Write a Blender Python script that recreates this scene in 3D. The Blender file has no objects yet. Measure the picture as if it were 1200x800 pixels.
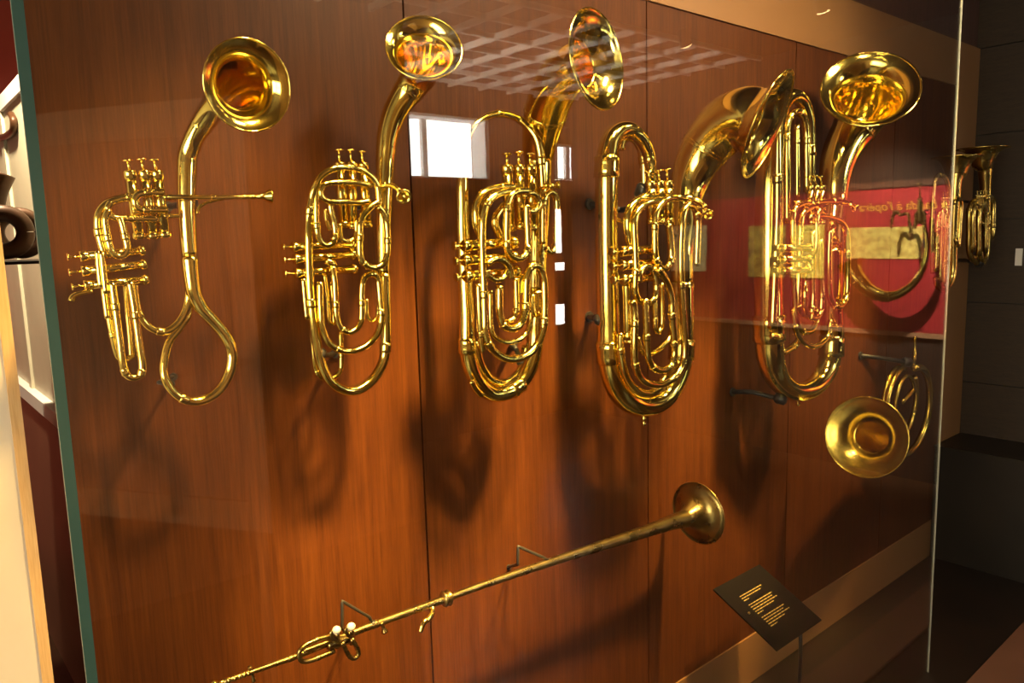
import bpy, bmesh, math, random
import numpy as np
from mathutils import Matrix, Vector
random.seed(4)
scene = bpy.context.scene
COL = scene.collection

# ------------------------------------------------------------------ camera
F = 889.7                                   # focal length in pixels of the 1200 x 800 frame
CX, CY = 600.0, 400.0
CAM = np.array([0.0, -1.40, 1.62])          # the back panel of the case is the plane Y = 0, the floor Z = 0
def nrm(v):
    v = np.array(v, float); return v / np.linalg.norm(v)
_ex = nrm((1055, -152, F))                  # vanishing point of the long wall
_dn = np.array((180.0, 6457.0, F)); _dn -= _ex * _dn.dot(_ex); _dn = nrm(_dn)
_ez = -_dn
_ey = np.cross(_dn, _ex)
if _ey[2] < 0: _ey = -_ey
M3 = np.array([_ex, _ey, _ez])              # world = M3 @ (right, down, forward)
cam_d = bpy.data.cameras.new('camera'); cam = bpy.data.objects.new('camera', cam_d); COL.objects.link(cam)
cam_d.sensor_fit = 'HORIZONTAL'; cam_d.sensor_width = 36.0; cam_d.lens = 36.0 * F / 1200.0
cam_d.clip_start = 0.02
R = np.column_stack([M3[:, 0], -M3[:, 1], -M3[:, 2]])
mw = Matrix([list(R[0]) + [CAM[0]], list(R[1]) + [CAM[1]], list(R[2]) + [CAM[2]], [0, 0, 0, 1]])
cam.matrix_world = mw
scene.camera = cam

def P(u, v, Y=None, X=None, Z=None):
    d = M3 @ np.array([u - CX, v - CY, F])
    if Y is not None: t = (Y - CAM[1]) / d[1]
    elif X is not None: t = (X - CAM[0]) / d[0]
    else: t = (Z - CAM[2]) / d[2]
    return CAM + d * t
def pxm(p):                                 # metres per photo pixel at a point
    return float(M3.T[2] @ (np.array(p) - CAM)) / F

def ndir(u, v, Y, c, du, dd):               # axis of a bell: c = cosine to the line of sight, (du, dd) = its lean right / down
    q = P(u, v, Y=Y); tv = nrm(CAM - q); r_ = M3[:, 0]; d_ = M3[:, 1]
    a = nrm(np.array([du, dd])); l = a[0] * r_ + a[1] * d_; l = nrm(l - tv * l.dot(tv))
    return c * tv + math.sqrt(1 - c * c) * l

# ------------------------------------------------------------------ world, light, exposure
w = bpy.data.worlds.new('world'); scene.world = w; w.use_nodes = True
w.node_tree.nodes['Background'].inputs[0].default_value = (1.0, 0.8, 0.6, 1)
w.node_tree.nodes['Background'].inputs[1].default_value = 0.01
scene.view_settings.view_transform = 'Standard'
scene.view_settings.look = 'None'
scene.view_settings.gamma = 1.0
scene.view_settings.use_curve_mapping = False
scene.view_settings.exposure = 0.22
WARM = (1.0, 0.60, 0.16)
SPOT_W = 1450.0
scene.cycles.max_bounces = 14; scene.cycles.glossy_bounces = 10; scene.cycles.diffuse_bounces = 4; scene.cycles.transparent_max_bounces = 16
GLASS_Y = -0.40

# ------------------------------------------------------------------ materials
def mat(name, base=(.5, .5, .5), rough=.5, metal=0.0, spec=0.5):
    m = bpy.data.materials.new(name); m.use_nodes = True
    b = m.node_tree.nodes['Principled BSDF']
    b.inputs['Base Color'].default_value = (*base, 1); b.inputs['Roughness'].default_value = rough
    b.inputs['Metallic'].default_value = metal; b.inputs['Specular IOR Level'].default_value = spec
    return m
def nodes(m): return m.node_tree.nodes, m.node_tree.links, m.node_tree.nodes['Principled BSDF']
def wood(name, c1, c2, c3, rough=.42, sx=22.0, sz=0.7, coord='Object', bump=.12):
    m = mat(name, c2, rough); N, L, B = nodes(m)
    tc = N.new('ShaderNodeTexCoord'); mp = N.new('ShaderNodeMapping')
    mp.inputs['Scale'].default_value = (sx, sx, sz)
    L.new(tc.outputs[coord], mp.inputs['Vector'])
    n1 = N.new('ShaderNodeTexNoise'); n1.inputs['Scale'].default_value = 3.0; n1.inputs['Detail'].default_value = 6; n1.inputs['Roughness'].default_value = .65
    L.new(mp.outputs[0], n1.inputs['Vector'])
    n2 = N.new('ShaderNodeTexNoise'); n2.inputs['Scale'].default_value = 14.0; n2.inputs['Detail'].default_value = 4
    L.new(mp.outputs[0], n2.inputs['Vector'])
    mix = N.new('ShaderNodeMath'); mix.operation = 'MULTIPLY_ADD'; mix.inputs[1].default_value = .45
    L.new(n2.outputs['Fac'], mix.inputs[0])
    m2 = N.new('ShaderNodeMath'); m2.operation = 'MULTIPLY'; m2.inputs[1].default_value = .55
    L.new(n1.outputs['Fac'], m2.inputs[0]); L.new(m2.outputs[0], mix.inputs[2])
    r = N.new('ShaderNodeValToRGB'); e = r.color_ramp.elements
    e[0].position = .36; e[0].color = (*c1, 1); e[1].position = .64; e[1].color = (*c3, 1)
    k = e.new(.5); k.color = (*c2, 1)
    L.new(mix.outputs[0], r.inputs[0]); L.new(r.outputs[0], B.inputs['Base Color'])
    bp = N.new('ShaderNodeBump'); bp.inputs['Strength'].default_value = bump; bp.inputs['Distance'].default_value = .002
    L.new(n2.outputs['Fac'], bp.inputs['Height']); L.new(bp.outputs[0], B.inputs['Normal'])
    return m
def mottled(name, c1, c2, rough=.6, scale=5.0, metal=0.0, r1=None):
    m = mat(name, c1, rough, metal); N, L, B = nodes(m)
    tc = N.new('ShaderNodeTexCoord'); n1 = N.new('ShaderNodeTexNoise'); n1.inputs['Scale'].default_value = scale; n1.inputs['Detail'].default_value = 5
    L.new(tc.outputs['Object'], n1.inputs['Vector'])
    r = N.new('ShaderNodeValToRGB'); e = r.color_ramp.elements
    e[0].position = .35; e[0].color = (*c1, 1); e[1].position = .68; e[1].color = (*c2, 1)
    L.new(n1.outputs['Fac'], r.inputs[0]); L.new(r.outputs[0], B.inputs['Base Color'])
    if r1 is not None:
        mr = N.new('ShaderNodeMapRange'); mr.inputs[3].default_value = rough; mr.inputs[4].default_value = r1
        L.new(n1.outputs['Fac'], mr.inputs[0]); L.new(mr.outputs[0], B.inputs['Roughness'])
    return m
def emit(name, col, s):
    m = mat(name, (0, 0, 0), .5); B = m.node_tree.nodes['Principled BSDF']
    B.inputs['Emission Color'].default_value = (*col, 1); B.inputs['Emission Strength'].default_value = s
    return m
BRASS = mottled('polished brass', (.92, .72, .16), (.96, .78, .21), .075, 14.0, 1.0, .15)
BRASS2 = mottled('aged brass', (.34, .24, .08), (.44, .32, .11), .22, 20.0, 1.0, .34)
BRASS3 = mottled('dull lacquered brass', (.66, .47, .08), (.82, .60, .14), .18, 9.0, 1.0, .30)
BRASS_DK = mottled('dark brass', (.55, .42, .12), (.70, .54, .17), .2, 12.0, 1.0, .32)
WOOD = wood('red brown veneer', (.040, .0100, .0016), (.062, .0163, .0025), (.083, .0238, .0036), .5)
WOOD.node_tree.nodes['Principled BSDF'].inputs['Specular IOR Level'].default_value = .2
PALE = mottled('pale frame paint', (.34, .20, .10), (.40, .24, .12), .6, 3.0)
TAN = mottled('tan painted trim', (.19, .088, .028), (.215, .102, .034), .5, 3.0)
BLACKM = mottled('black painted steel', (.012, .011, .010), (.02, .018, .016), .45, 30.0)
DARKF = mottled('dark brown floor', (.010, .006, .004), (.018, .010, .006), .45, 4.0)
SLAT = wood('dark stained boards', (.020, .011, .006), (.030, .017, .009), (.040, .022, .011), .6, 4.0, 30.0)
PLINTHM = mottled('black plinth', (.010, .008, .006), (.016, .012, .009), .4, 5.0)
CREAM = mottled('cream plaster', (.60, .54, .45), (.66, .60, .50), .75, 6.0)
PINE = wood('pale pine edge', (.55, .34, .14), (.62, .40, .18), (.68, .46, .22), .5, 40.0, 2.0)
REDW = mottled('red paint', (.42, .07, .045), (.48, .085, .055), .7, 3.0)
REDP = mottled('crimson display panel', (.25, .007, .016), (.30, .009, .019), .7, 3.0)
DOORM = mottled('off white door paint', (.56, .52, .38), (.62, .58, .43), .5, 4.0)
DKWOOD = wood('dark panelling', (.040, .014, .008), (.058, .021, .011), (.075, .029, .014), .7)
ENDM = wood('very dark panelling', (.009, .004, .0025), (.014, .006, .004), (.019, .008, .005), .8)
BROWNC = mottled('brown cabinet paint', (.16, .075, .045), (.20, .095, .055), .5, 3.0)
PARTM = mottled('dusty brown plaster', (.30, .17, .10), (.34, .20, .12), .8, 2.0)
CEILM = mottled('brown ceiling', (.055, .022, .014), (.075, .030, .018), .8, 2.0)
WHITE = mottled('white paint', (.80, .79, .75), (.85, .84, .80), .6, 5.0)
LEATHER = mottled('dark bronze', (.055, .025, .012), (.10, .045, .02), .4, 8.0, .4)
PEARL = mottled('pearl', (.80, .72, .55), (.88, .80, .62), .25, 30.0)
GOLDT = mat('gold lettering', (.90, .62, .08), .5)
GOLDS = mat('dull gold print', (.42, .29, .08), .6)
LABELM = mat('black label card', (.006, .005, .005), .7, 0, .05)
BULB = emit('warm lamp lens', (1.0, .66, .30), 30.0)
SKYG = emit('bright window daylight', (1.0, .97, .90), 21.0)
SKYL = emit('warm evening window light', (1.0, .86, .60), 11.5)
FLOORW = wood('orange floor boards', (.028, .014, .008), (.038, .019, .010), (.048, .024, .012), .35, 2.0, 1.0)

def glass_mat():
    m = bpy.data.materials.new('showcase glass'); m.use_nodes = True
    N, L = m.node_tree.nodes, m.node_tree.links
    N.clear()
    out = N.new('ShaderNodeOutputMaterial'); mx = N.new('ShaderNodeMixShader')
    tr = N.new('ShaderNodeBsdfTransparent'); tr.inputs[0].default_value = (.985, .995, .985, 1)
    gl = N.new('ShaderNodeBsdfGlossy'); gl.inputs['Roughness'].default_value = 0.0
    ge = N.new('ShaderNodeNewGeometry'); dt = N.new('ShaderNodeVectorMath'); dt.operation = 'DOT_PRODUCT'
    L.new(ge.outputs['Normal'], dt.inputs[0]); L.new(ge.outputs['Incoming'], dt.inputs[1])
    ab = N.new('ShaderNodeMath'); ab.operation = 'ABSOLUTE'; L.new(dt.outputs['Value'], ab.inputs[0])
    om = N.new('ShaderNodeMath'); om.operation = 'SUBTRACT'; om.inputs[0].default_value = 1.0; L.new(ab.outputs[0], om.inputs[1])
    pw = N.new('ShaderNodeMath'); pw.operation = 'POWER'; pw.inputs[1].default_value = 5.0; L.new(om.outputs[0], pw.inputs[0])
    ma = N.new('ShaderNodeMath'); ma.operation = 'MULTIPLY_ADD'; ma.inputs[1].default_value = .958; ma.inputs[2].default_value = .042
    L.new(pw.outputs[0], ma.inputs[0])
    L.new(ma.outputs[0], mx.inputs[0]); L.new(tr.outputs[0], mx.inputs[1]); L.new(gl.outputs[0], mx.inputs[2])
    L.new(mx.outputs[0], out.inputs['Surface'])
    return m
GLASS = glass_mat()
GEDGE = mottled('teal glass edge', (.035, .085, .080), (.048, .11, .10), .25, 3.0)
GEDGE_GLINT = mottled('glass edge with painted glint', (.42, .44, .38), (.52, .54, .46), .25, 3.0)  # pale colour paints the light caught by the right glass edge

# ------------------------------------------------------------------ object helpers
def tag(o, label, cat=None, group=None, kind=None):
    if label: o['label'] = label
    if cat: o['category'] = cat
    if group: o['group'] = group
    if kind: o['kind'] = kind
    return o
def empty(name, loc, label, cat, group=None):
    o = bpy.data.objects.new(name, None); COL.objects.link(o); o.location = [float(c) for c in loc]
    o.empty_display_size = .05
    return tag(o, label, cat, group)
def origin(o):
    p = np.zeros(3)
    while o is not None:
        p += np.array(o.location); o = o.parent
    return p
def mesh_obj(name, verts, faces, m, parent=None, smooth=True, base=None):
    v = np.array(verts, float)
    if parent is not None: base_p = origin(parent)
    else: base_p = np.zeros(3)
    loc = np.zeros(3)
    if parent is None and base is not None: loc = np.array(base, float)
    v = v - base_p - loc
    me = bpy.data.meshes.new(name); me.from_pydata(v.tolist(), [], faces); me.update()
    me.polygons.foreach_set('use_smooth', [smooth] * len(me.polygons))
    me.materials.append(m)
    o = bpy.data.objects.new(name, me); COL.objects.link(o)
    o.location = loc.tolist()
    if parent is not None: o.parent = parent
    return o
def box_geo(x0, x1, y0, y1, z0, z1):
    v = [(x, y, z) for x in (x0, x1) for y in (y0, y1) for z in (z0, z1)]
    f = [(0, 1, 3, 2), (4, 6, 7, 5), (0, 4, 5, 1), (2, 3, 7, 6), (0, 2, 6, 4), (1, 5, 7, 3)]
    return v, f
def box(name, x0, x1, y0, y1, z0, z1, m, parent=None, bevel=0.0):
    v, f = box_geo(x0, x1, y0, y1, z0, z1)
    base = ((x0 + x1) / 2, (y0 + y1) / 2, z0)
    o = mesh_obj(name, v, f, m, parent, smooth=False, base=base)
    if bevel:
        b = o.modifiers.new('bevel', 'BEVEL'); b.width = bevel; b.segments = 2
    return o
def structure(o, label=None, cat=None):
    o['kind'] = 'structure'
    if label: o['label'] = label
    if cat: o['category'] = cat
    return o

# ------------------------------------------------------------------ sweeping
def catmull(pts, per=7):
    p = np.array(pts, float); n = len(p)
    if n < 3:
        t = np.linspace(0, 1, per + 1)[:, None]
        return p[0] * (1 - t) + p[-1] * t
    ext = np.vstack([2 * p[0] - p[1], p, 2 * p[-1] - p[-2]])
    out = []
    for i in range(1, n):
        p0, p1, p2, p3 = ext[i - 1], ext[i], ext[i + 1], ext[i + 2]
        d = [max(1e-6, np.linalg.norm((b - a)[:3])) ** .5 for a, b in ((p0, p1), (p1, p2), (p2, p3))]
        t0 = 0; t1 = d[0]; t2 = t1 + d[1]; t3 = t2 + d[2]
        for s in np.linspace(t1, t2, per, endpoint=False):
            A1 = (t1 - s) / (t1 - t0) * p0 + (s - t0) / (t1 - t0) * p1
            A2 = (t2 - s) / (t2 - t1) * p1 + (s - t1) / (t2 - t1) * p2
            A3 = (t3 - s) / (t3 - t2) * p2 + (s - t2) / (t3 - t2) * p3
            B1 = (t2 - s) / (t2 - t0) * A1 + (s - t0) / (t2 - t0) * A2
            B2 = (t3 - s) / (t3 - t1) * A2 + (s - t1) / (t3 - t1) * A3
            out.append((t2 - s) / (t2 - t1) * B1 + (s - t1) / (t2 - t1) * B2)
    out.append(p[-1])
    return np.array(out)
def frames(c, closed=False):
    n = len(c); T = np.zeros((n, 3))
    T[1:-1] = c[2:] - c[:-2]; T[0] = c[1] - c[0]; T[-1] = c[-1] - c[-2]
    if closed: T[0] = T[-1] = c[1] - c[-2]
    T /= np.maximum(1e-9, np.linalg.norm(T, axis=1))[:, None]
    u = np.cross(T[0], (0, 0, 1.0))
    if np.linalg.norm(u) < .1: u = np.cross(T[0], (0, 1.0, 0))
    u /= np.linalg.norm(u); U = [u]
    for i in range(1, n):
        u = U[-1] - T[i] * U[-1].dot(T[i]); u /= np.linalg.norm(u); U.append(u)
    U = np.array(U); return T, U, np.cross(T, U)
def sweep_geo(c, r, seg=12, cap=True):
    T, U, V = frames(c)
    a = np.linspace(0, 2 * math.pi, seg, endpoint=False)
    ring = np.cos(a)[None, :, None] * U[:, None, :] + np.sin(a)[None, :, None] * V[:, None, :]
    vs = (c[:, None, :] + ring * np.array(r)[:, None, None]).reshape(-1, 3)
    n = len(c); fs = []
    for i in range(n - 1):
        for k in range(seg):
            k2 = (k + 1) % seg
            fs.append((i * seg + k, i * seg + k2, (i + 1) * seg + k2, (i + 1) * seg + k))
    if cap:
        fs.append(tuple(range(seg - 1, -1, -1))); fs.append(tuple(range((n - 1) * seg, n * seg)))
    return vs, fs
def ring_at(name, c, i, r, m, parent, k=1.16, ln=1.0):
    i = int(max(1, min(len(c) - 2, i)))
    t = nrm(c[i + 1] - c[i - 1]); L = r * ln
    cc = np.array([c[i] + t * s * L for s in (-1, -.85, -.3, .3, .85, 1)])
    rr = [r * 1.0, r * k, r * (k * .97), r * (k * .97), r * k, r * 1.0]
    v, f = sweep_geo(cc, rr, 14)
    return mesh_obj(name, v, f, m, parent)
class Horn:
    """A brass instrument hung parallel to the back panel; tubes are traced as photo pixels at a depth from that panel."""
    def __init__(s, name, base, label, cat='horn', m=BRASS, Y=-.13, group=None):
        s.m = m; s.Y = Y
        s.o = empty(name, base, label, cat, group)
    def pt(s, p):
        Y = p[2] if len(p) > 2 else s.Y
        return P(p[0], p[1], Y=Y)
    def tube(s, name, pts, r, Y=None, fer=(), per=6, seg=12, m=None, parent=None):
        dy = s.Y if Y is None else Y
        q = []
        for i, p in enumerate(pts):
            y = p[2] if len(p) > 2 else dy
            w3 = P(p[0], p[1], Y=y)
            rp = r[i] if isinstance(r, (list, tuple)) else r
            q.append([*w3, (rp + (.9 if rp < 5 else .8 if rp < 10 else 1.1)) * pxm(w3)])
        c = catmull(q, per)
        v, f = sweep_geo(c[:, :3], c[:, 3], seg)
        o = mesh_obj(name, v, f, m or s.m, parent or s.o)
        for t in fer:
            i = int(t * (len(c) - 1))
            ring_at('ferrule', c[:, :3], i, c[i, 3], m or s.m, o)
        return o
    def lathe(s, name, a, b, prof, m=None, parent=None, seg=16, per_px=True):
        """a, b world points; prof = [(t, r_px)]"""
        a = np.array(a); b = np.array(b); k = pxm((a + b) / 2) if per_px else 1.0
        c = np.array([a + (b - a) * t for t, _ in prof]); rr = [x * k for _, x in prof]
        t_ = nrm(b - a)
        u = np.cross(t_, (0, 0, 1.0))
        if np.linalg.norm(u) < .1: u = np.cross(t_, (0, 1.0, 0))
        u /= np.linalg.norm(u); w_ = np.cross(t_, u)
        an = np.linspace(0, 2 * math.pi, seg, endpoint=False)
        ring = np.cos(an)[:, None] * u + np.sin(an)[:, None] * w_
        vs = np.vstack([c[i] + ring * rr[i] for i in range(len(c))]); fs = []
        for i in range(len(c) - 1):
            for j in range(seg):
                j2 = (j + 1) % seg
                fs.append((i * seg + j, i * seg + j2, (i + 1) * seg + j2, (i + 1) * seg + j))
        fs.append(tuple(range(seg - 1, -1, -1))); fs.append(tuple(range((len(c) - 1) * seg, len(c) * seg)))
        return mesh_obj(name, vs, fs, m or s.m, parent or s.o)
    def valve(s, button, top, bot, r, Y=None, cap=1.18):
        r = r * 1.3
        y = s.Y if Y is None else Y
        A, B, K = P(top[0], top[1], Y=y), P(bot[0], bot[1], Y=y), P(button[0], button[1], Y=y)
        o = s.lathe('valve', A, B, [(0, r * .6), (0, r), (1, r), (1, r * .6)])
        L = np.linalg.norm(B - A); h = r * pxm(A)
        e = min(.3, 1.5 * h / L)
        s.lathe('valve_cap', A - (B - A) * .01, A + (B - A) * e, [(0, r * .5), (0, r * cap * .92), (.15, r * cap), (.8, r * cap), (.9, r * cap * .9), (1, r * cap * .95), (1, r)], parent=o)
        s.lathe('valve_cap', B - (B - A) * e * .7, B + (B - A) * .012, [(0, r), (.1, r * cap * .96), (.5, r * cap), (1, r * cap), (1, r * .4)], parent=o)
        s.lathe('valve_stem', K, A, [(0, r * .26), (.5, r * .22), (1, r * .26)], parent=o)
        ax = nrm(A - K); kp = pxm(K)
        s.lathe('finger_button', K - ax * r * .22 * kp, K + ax * r * .35 * kp, [(0, r * .6), (.1, r * .86), (.45, r * .9), (.7, r * .5), (1, r * .25)], parent=o)
        return o
    def mouthpiece(s, a, b, r, parent=None, m=None):
        """a: shank end, b: rim"""
        return s.lathe('mouthpiece', a, b, [(0, r * .30), (.25, r * .34), (.3, r * .46), (.36, r * .36), (.55, r * .45), (.75, r * .8), (.9, r * .95), (.95, r), (1, r * .97), (1, r * .75), (.9, r * .6), (.7, r * .2)], m=m, parent=parent)
    def bell(s, pts, rim, n, Rpx, throat=.42, h=.8, e=.3, m=None, fer=None, inner_from=.45, seg=40, sub='bell', herm=None):
        """pts [(u,v,Y,r_px)], rim (u,v,Y), n outward axis (world), flare of Rpx"""
        m = m or s.m; n = nrm(n)
        C = P(*rim[:2], Y=rim[2]); k = pxm(C); Rm = Rpx * k
        q = [[*P(p[0], p[1], Y=p[2]), p[3] * pxm(P(p[0], p[1], Y=p[2]))] for p in pts]
        Th = C - n * Rm * h; rt = Rm * throat
        q.append([*Th, rt])
        if herm is None:
            q2 = q + [[*(Th + n * Rm * .12), rt * 1.03]]
            c = catmull(q2, 9)[:-9]
        else:                               # smooth elbow from the last traced point into the axis of the bell
            q.pop(); c0 = catmull(q, 9); k0, k1, rmid = herm
            S = c0[-1, :3]; t0 = nrm(c0[-1, :3] - c0[-3, :3]); L = np.linalg.norm(Th - S); rs = c0[-1, 3]
            el = []
            for t in np.linspace(0, 1, 37)[1:]:
                pos = (2*t**3 - 3*t*t + 1) * S + (t**3 - 2*t*t + t) * t0 * L * k0 + (3*t*t - 2*t**3) * Th + (t**3 - t*t) * n * L * k1
                g = rs + (rt - rs) * t + (rmid * k - (rs + rt) / 2) * 4 * t * (1 - t)
                el.append([*pos, g])
            c = np.vstack([c0, np.array(el)])
        ss = np.linspace(0, 1, 22)[1:]
        hyp = (1 / (1 + e - ss) - 1 / (1 + e)) / (1 / e - 1 / (1 + e))
        mixr = .25 * ss + .75 * hyp
        fl = np.array([[*(Th + n * Rm * h * t), rt + (Rm - rt) * g] for t, g in zip(ss, mixr)])
        c = np.vstack([c, fl])
        i0 = int(len(c) * inner_from)
        lip = np.array([[*(C + n * Rm * .012), Rm * 1.0]])
        inn = c[i0:][::-1].copy(); inn[:, 3] -= max(.0012, Rm * .012); inn[:, :3] += n * 0.0004
        full_c = np.vstack([c, lip, inn])
        T, U, V = frames(c[:, :3]); T[-1] = n
        # frames for the way back reuse those of the way out
        Ui = np.vstack([U, U[-1:], U[i0:][::-1]]); Vi = np.vstack([V, V[-1:], V[i0:][::-1]])
        a = np.linspace(0, 2 * math.pi, seg, endpoint=False)
        ring = np.cos(a)[None, :, None] * Ui[:, None, :] + np.sin(a)[None, :, None] * Vi[:, None, :]
        vs = (full_c[:, None, :3] + ring * full_c[:, 3][:, None, None]).reshape(-1, 3); N_ = len(full_c); fs = []
        for i in range(N_ - 1):
            for j in range(seg):
                j2 = (j + 1) % seg
                fs.append((i * seg + j, i * seg + j2, (i + 1) * seg + j2, (i + 1) * seg + j))
        fs.append(tuple(range(seg - 1, -1, -1))); fs.append(tuple(range((N_ - 1) * seg, N_ * seg)))
        o = mesh_obj(sub, vs, fs, m, s.o)
        # rolled rim bead
        aa = np.linspace(0, 2 * math.pi, 61)
        u0 = U[-1] - n * U[-1].dot(n); u0 /= np.linalg.norm(u0); v0 = np.cross(n, u0)
        cc = np.array([C + (np.cos(x) * u0 + np.sin(x) * v0) * Rm for x in aa])
        v, f = sweep_geo(cc, [Rm * .022] * len(cc), 8, cap=False)
        mesh_obj('bell_rim', v, f, m, o)
        if fer is not None:
            i = int(fer * (len(c) - 22)); ring_at('bell_ferrule', c[:, :3], i, c[i, 3], m, o, 1.05, .12)
        return o
def bracket(pts, label, r=.004, pad=None, name='wall_bracket', group=None):
    """bent black steel arm standing on the back panel; pts are world points, the first on the panel"""
    e = empty(name, pts[0], label, 'bracket', group)
    pp = np.array(pts, float)
    q = [pp[0]]
    for i in range(1, len(pp) - 1):
        for t in (.08,): q += [pp[i] + (pp[i - 1] - pp[i]) * t, pp[i], pp[i] + (pp[i + 1] - pp[i]) * t]
    q.append(pp[-1]); q = np.array(q)
    v, f = sweep_geo(q, [r] * len(q), 8)
    mesh_obj('arm', v, f, BLACKM, e)
    c = np.array([pp[0] + np.array([0, 0.002, 0]), pp[0] + np.array([0, -.006, 0])])
    v, f = sweep_geo(c, [r * 1.9, r * 1.8], 14); mesh_obj('wall_plate', v, f, BLACKM, e, smooth=False)
    d = nrm(pp[-1] - pp[-2])
    c = np.array([pp[-1] - d * r * 2, pp[-1] - d * r, pp[-1] + d * r * 2, pp[-1] + d * r * 2.6])
    v, f = sweep_geo(c, [r * 1.6, r * 2.2, r * 2.2, r * 1.4], 10); mesh_obj('felt_tip', v, f, BLACKM, e)
    return e

# ================================================================== THE SETTING
FY = float(P(1137, 800, Z=0)[1])
RX0, RX1, RY0, RZ1 = -3.0, 5.0, -4.40, 2.83
fl = structure(box('floor', RX0, RX1, RY0, 3.2, -.05, 0.0, FLOORW))
structure(box('floor_case', .17, 4.14, FY, .012, -.02, 0.012, DARKF))
ce = structure(box('ceiling', RX0, RX1, RY0, 3.2, RZ1, RZ1 + .05, CEILM))
# white open grid hanging under the ceiling over the room
for i in range(12):
    x = 1.55 + .3 * i
    box('grid_bar', x - .011, x + .011, RY0 + .02, -2.5, RZ1 - .035, RZ1, WHITE, ce)
for j in range(12):
    y = RY0 + .12 + .3 * j
    if y < -2.45: box('grid_bar', 1.45, RX1 - .02, y - .011, y + .011, RZ1 - .030, RZ1, WHITE, ce)
structure(box('trim_5', .17, 4.14, FY - .16, FY, -.01, .02, BROWNC))
# the long panelled wall of the showcase: three veneered panels with narrow open joints, tan trim round them
TZ0, TZ1, TZ2 = 0.195, 2.245, 2.44
TX1, TX2 = 3.885, 4.14
wb = structure(box('wall_back', .226, 4.18, .012, .06, 0.0, RZ1, DKWOOD))
seams = [.226, .916, 1.700, 2.484, 3.268, TX1]
for a, b in zip(seams[:-1], seams[1:]):
    box('wood_panel', a + (.0022 if a > .3 else 0), b - .0022, 0.0, .013, TZ0, TZ1, WOOD, wb)
t1 = structure(box('trim_1', .226, TX2, -.006, .013, TZ1, TZ2, TAN))
t2 = structure(box('trim_2', .226, TX2, -.006, .013, .016, TZ0, TAN))
t3 = structure(box('trim_3', TX1, TX2, -.006, .013, TZ0, TZ1, TAN))
# end wall of dark boards
we = structure(box('wall_right', 4.16, 4.22, -.75, .06, 0, RZ1, PLINTHM))
z = .04
while z < RZ1 - .02:
    box('board', 4.146, 4.165, -.75, .011, z + .003, min(z + .397, RZ1), SLAT, we); z += .4
wj = structure(box('wall_return', 4.15, RX1 + .05, -.80, -.75, 0, RZ1, ENDM))
wx = structure(box('wall_end', RX1, RX1 + .06, RY0, -.78, 0, RZ1, ENDM))
wl = structure(box('wall_left', RX0 - .06, RX0, RY0, 3.2, 0, RZ1, CREAM))
# wall facing the case, with a deep window above a dark dado
wo = structure(box('wall_front', RX0, 3.27, RY0 - .06, RY0, 0, RZ1, DKWOOD))
structure(box('wall_front_low', 3.27, RX1, RY0 - .06, RY0, 0, 2.095, DKWOOD))
structure(box('wall_front_top', 3.27, RX1, RY0 - .06, RY0, 2.58, RZ1, DKWOOD))
structure(box('wall_front_pier', 4.05, 4.80, RY0 - .06, RY0, 2.095, 2.58, DKWOOD))
def deep_window(n, x0, x1, z0, z1, pane, dep=.16):
    e = bpy.data.objects.new('window_%d' % n, None); COL.objects.link(e); e.location = (x0, RY0, z0); e['kind'] = 'structure'
    y0, y1 = RY0 - dep, RY0 + .002
    box('reveal', x0, x0 + .01, y0, y1, z0, z1, WHITE, e)
    box('reveal', x0, x1, y0, y1, z1 - .02, z1, WHITE, e); box('window_sill', x0, x1, y0, y1, z0, z0 + .01, WHITE, e)
    box('pane', x0, x0 + (x1 - x0) * .93, y0 - .02, y0 - .01, z0, z1, pane, e)
    xa, xb = x0 + (x1 - x0) * .93, x1 - (x1 - x0) * .05
    mesh_obj('reveal', [(xa, y0, z0), (xb, RY0, z0), (xb, RY0, z1), (xa, y0, z1), (xa + .02, y0 - .02, z0), (xb + .03, RY0 - .02, z0), (xb + .03, RY0 - .02, z1), (xa + .02, y0 - .02, z1)], [(0, 1, 2, 3), (7, 6, 5, 4), (0, 4, 5, 1), (2, 6, 7, 3), (0, 3, 7, 4), (1, 5, 6, 2)], WHITE, e, smooth=False)
    box('reveal', xb, x1, RY0 - .03, y1, z0, z1, WHITE, e)
    for xx in (x0 + .01, x0 + (x1 - x0) * .27):
        box('window_frame', xx, xx + .045, y0 - .01, y0 + .03, z0, z1, WHITE, e)
    return e
deep_window(1, 3.27, 4.05, 2.095, 2.58, SKYG)
e = bpy.data.objects.new('glowing_panes', None); COL.objects.link(e); e.location = (4.8, RY0, .1); e['kind'] = 'structure'  # small glowing panes that stand for bright white patches
for (u0, v0, u1, v1) in ((650.5, 245, 657.5, 296), (650.5, 308, 661, 316), (651, 357, 661, 379)):
    a_, b_ = P(u0, v0, Y=2 * GLASS_Y - RY0), P(u1, v1, Y=2 * GLASS_Y - RY0)
    box('pane', a_[0], b_[0], RY0 + .001, RY0 + .006, b_[2], a_[2], SKYG, e)
deep_window(2, 4.80, 5.4, 2.12, 2.43, SKYG, .05)
# side window of the room, the daylight from the left
e = bpy.data.objects.new('window_3', None); COL.objects.link(e); e.location = (RX0, -2.6, 1.0); e['kind'] = 'structure'
box('pane', RX0 + .001, RX0 + .006, -4.1, -.7, .85, 2.5, SKYL, e)
for k in range(5): box('window_frame', RX0 + .001, RX0 + .04, -4.12 + .85 * k, -4.07 + .85 * k, .8, 2.55, WHITE, e)
for zz in (.8, 1.65, 2.5): box('window_frame', RX0 + .001, RX0 + .035, -4.1, -.7, zz, zz + .05, WHITE, e)
# partition behind the visitor
structure(box('wall_partition', -2.0, 2.35, -3.06, -3.0, 0, RZ1, PARTM))
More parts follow.
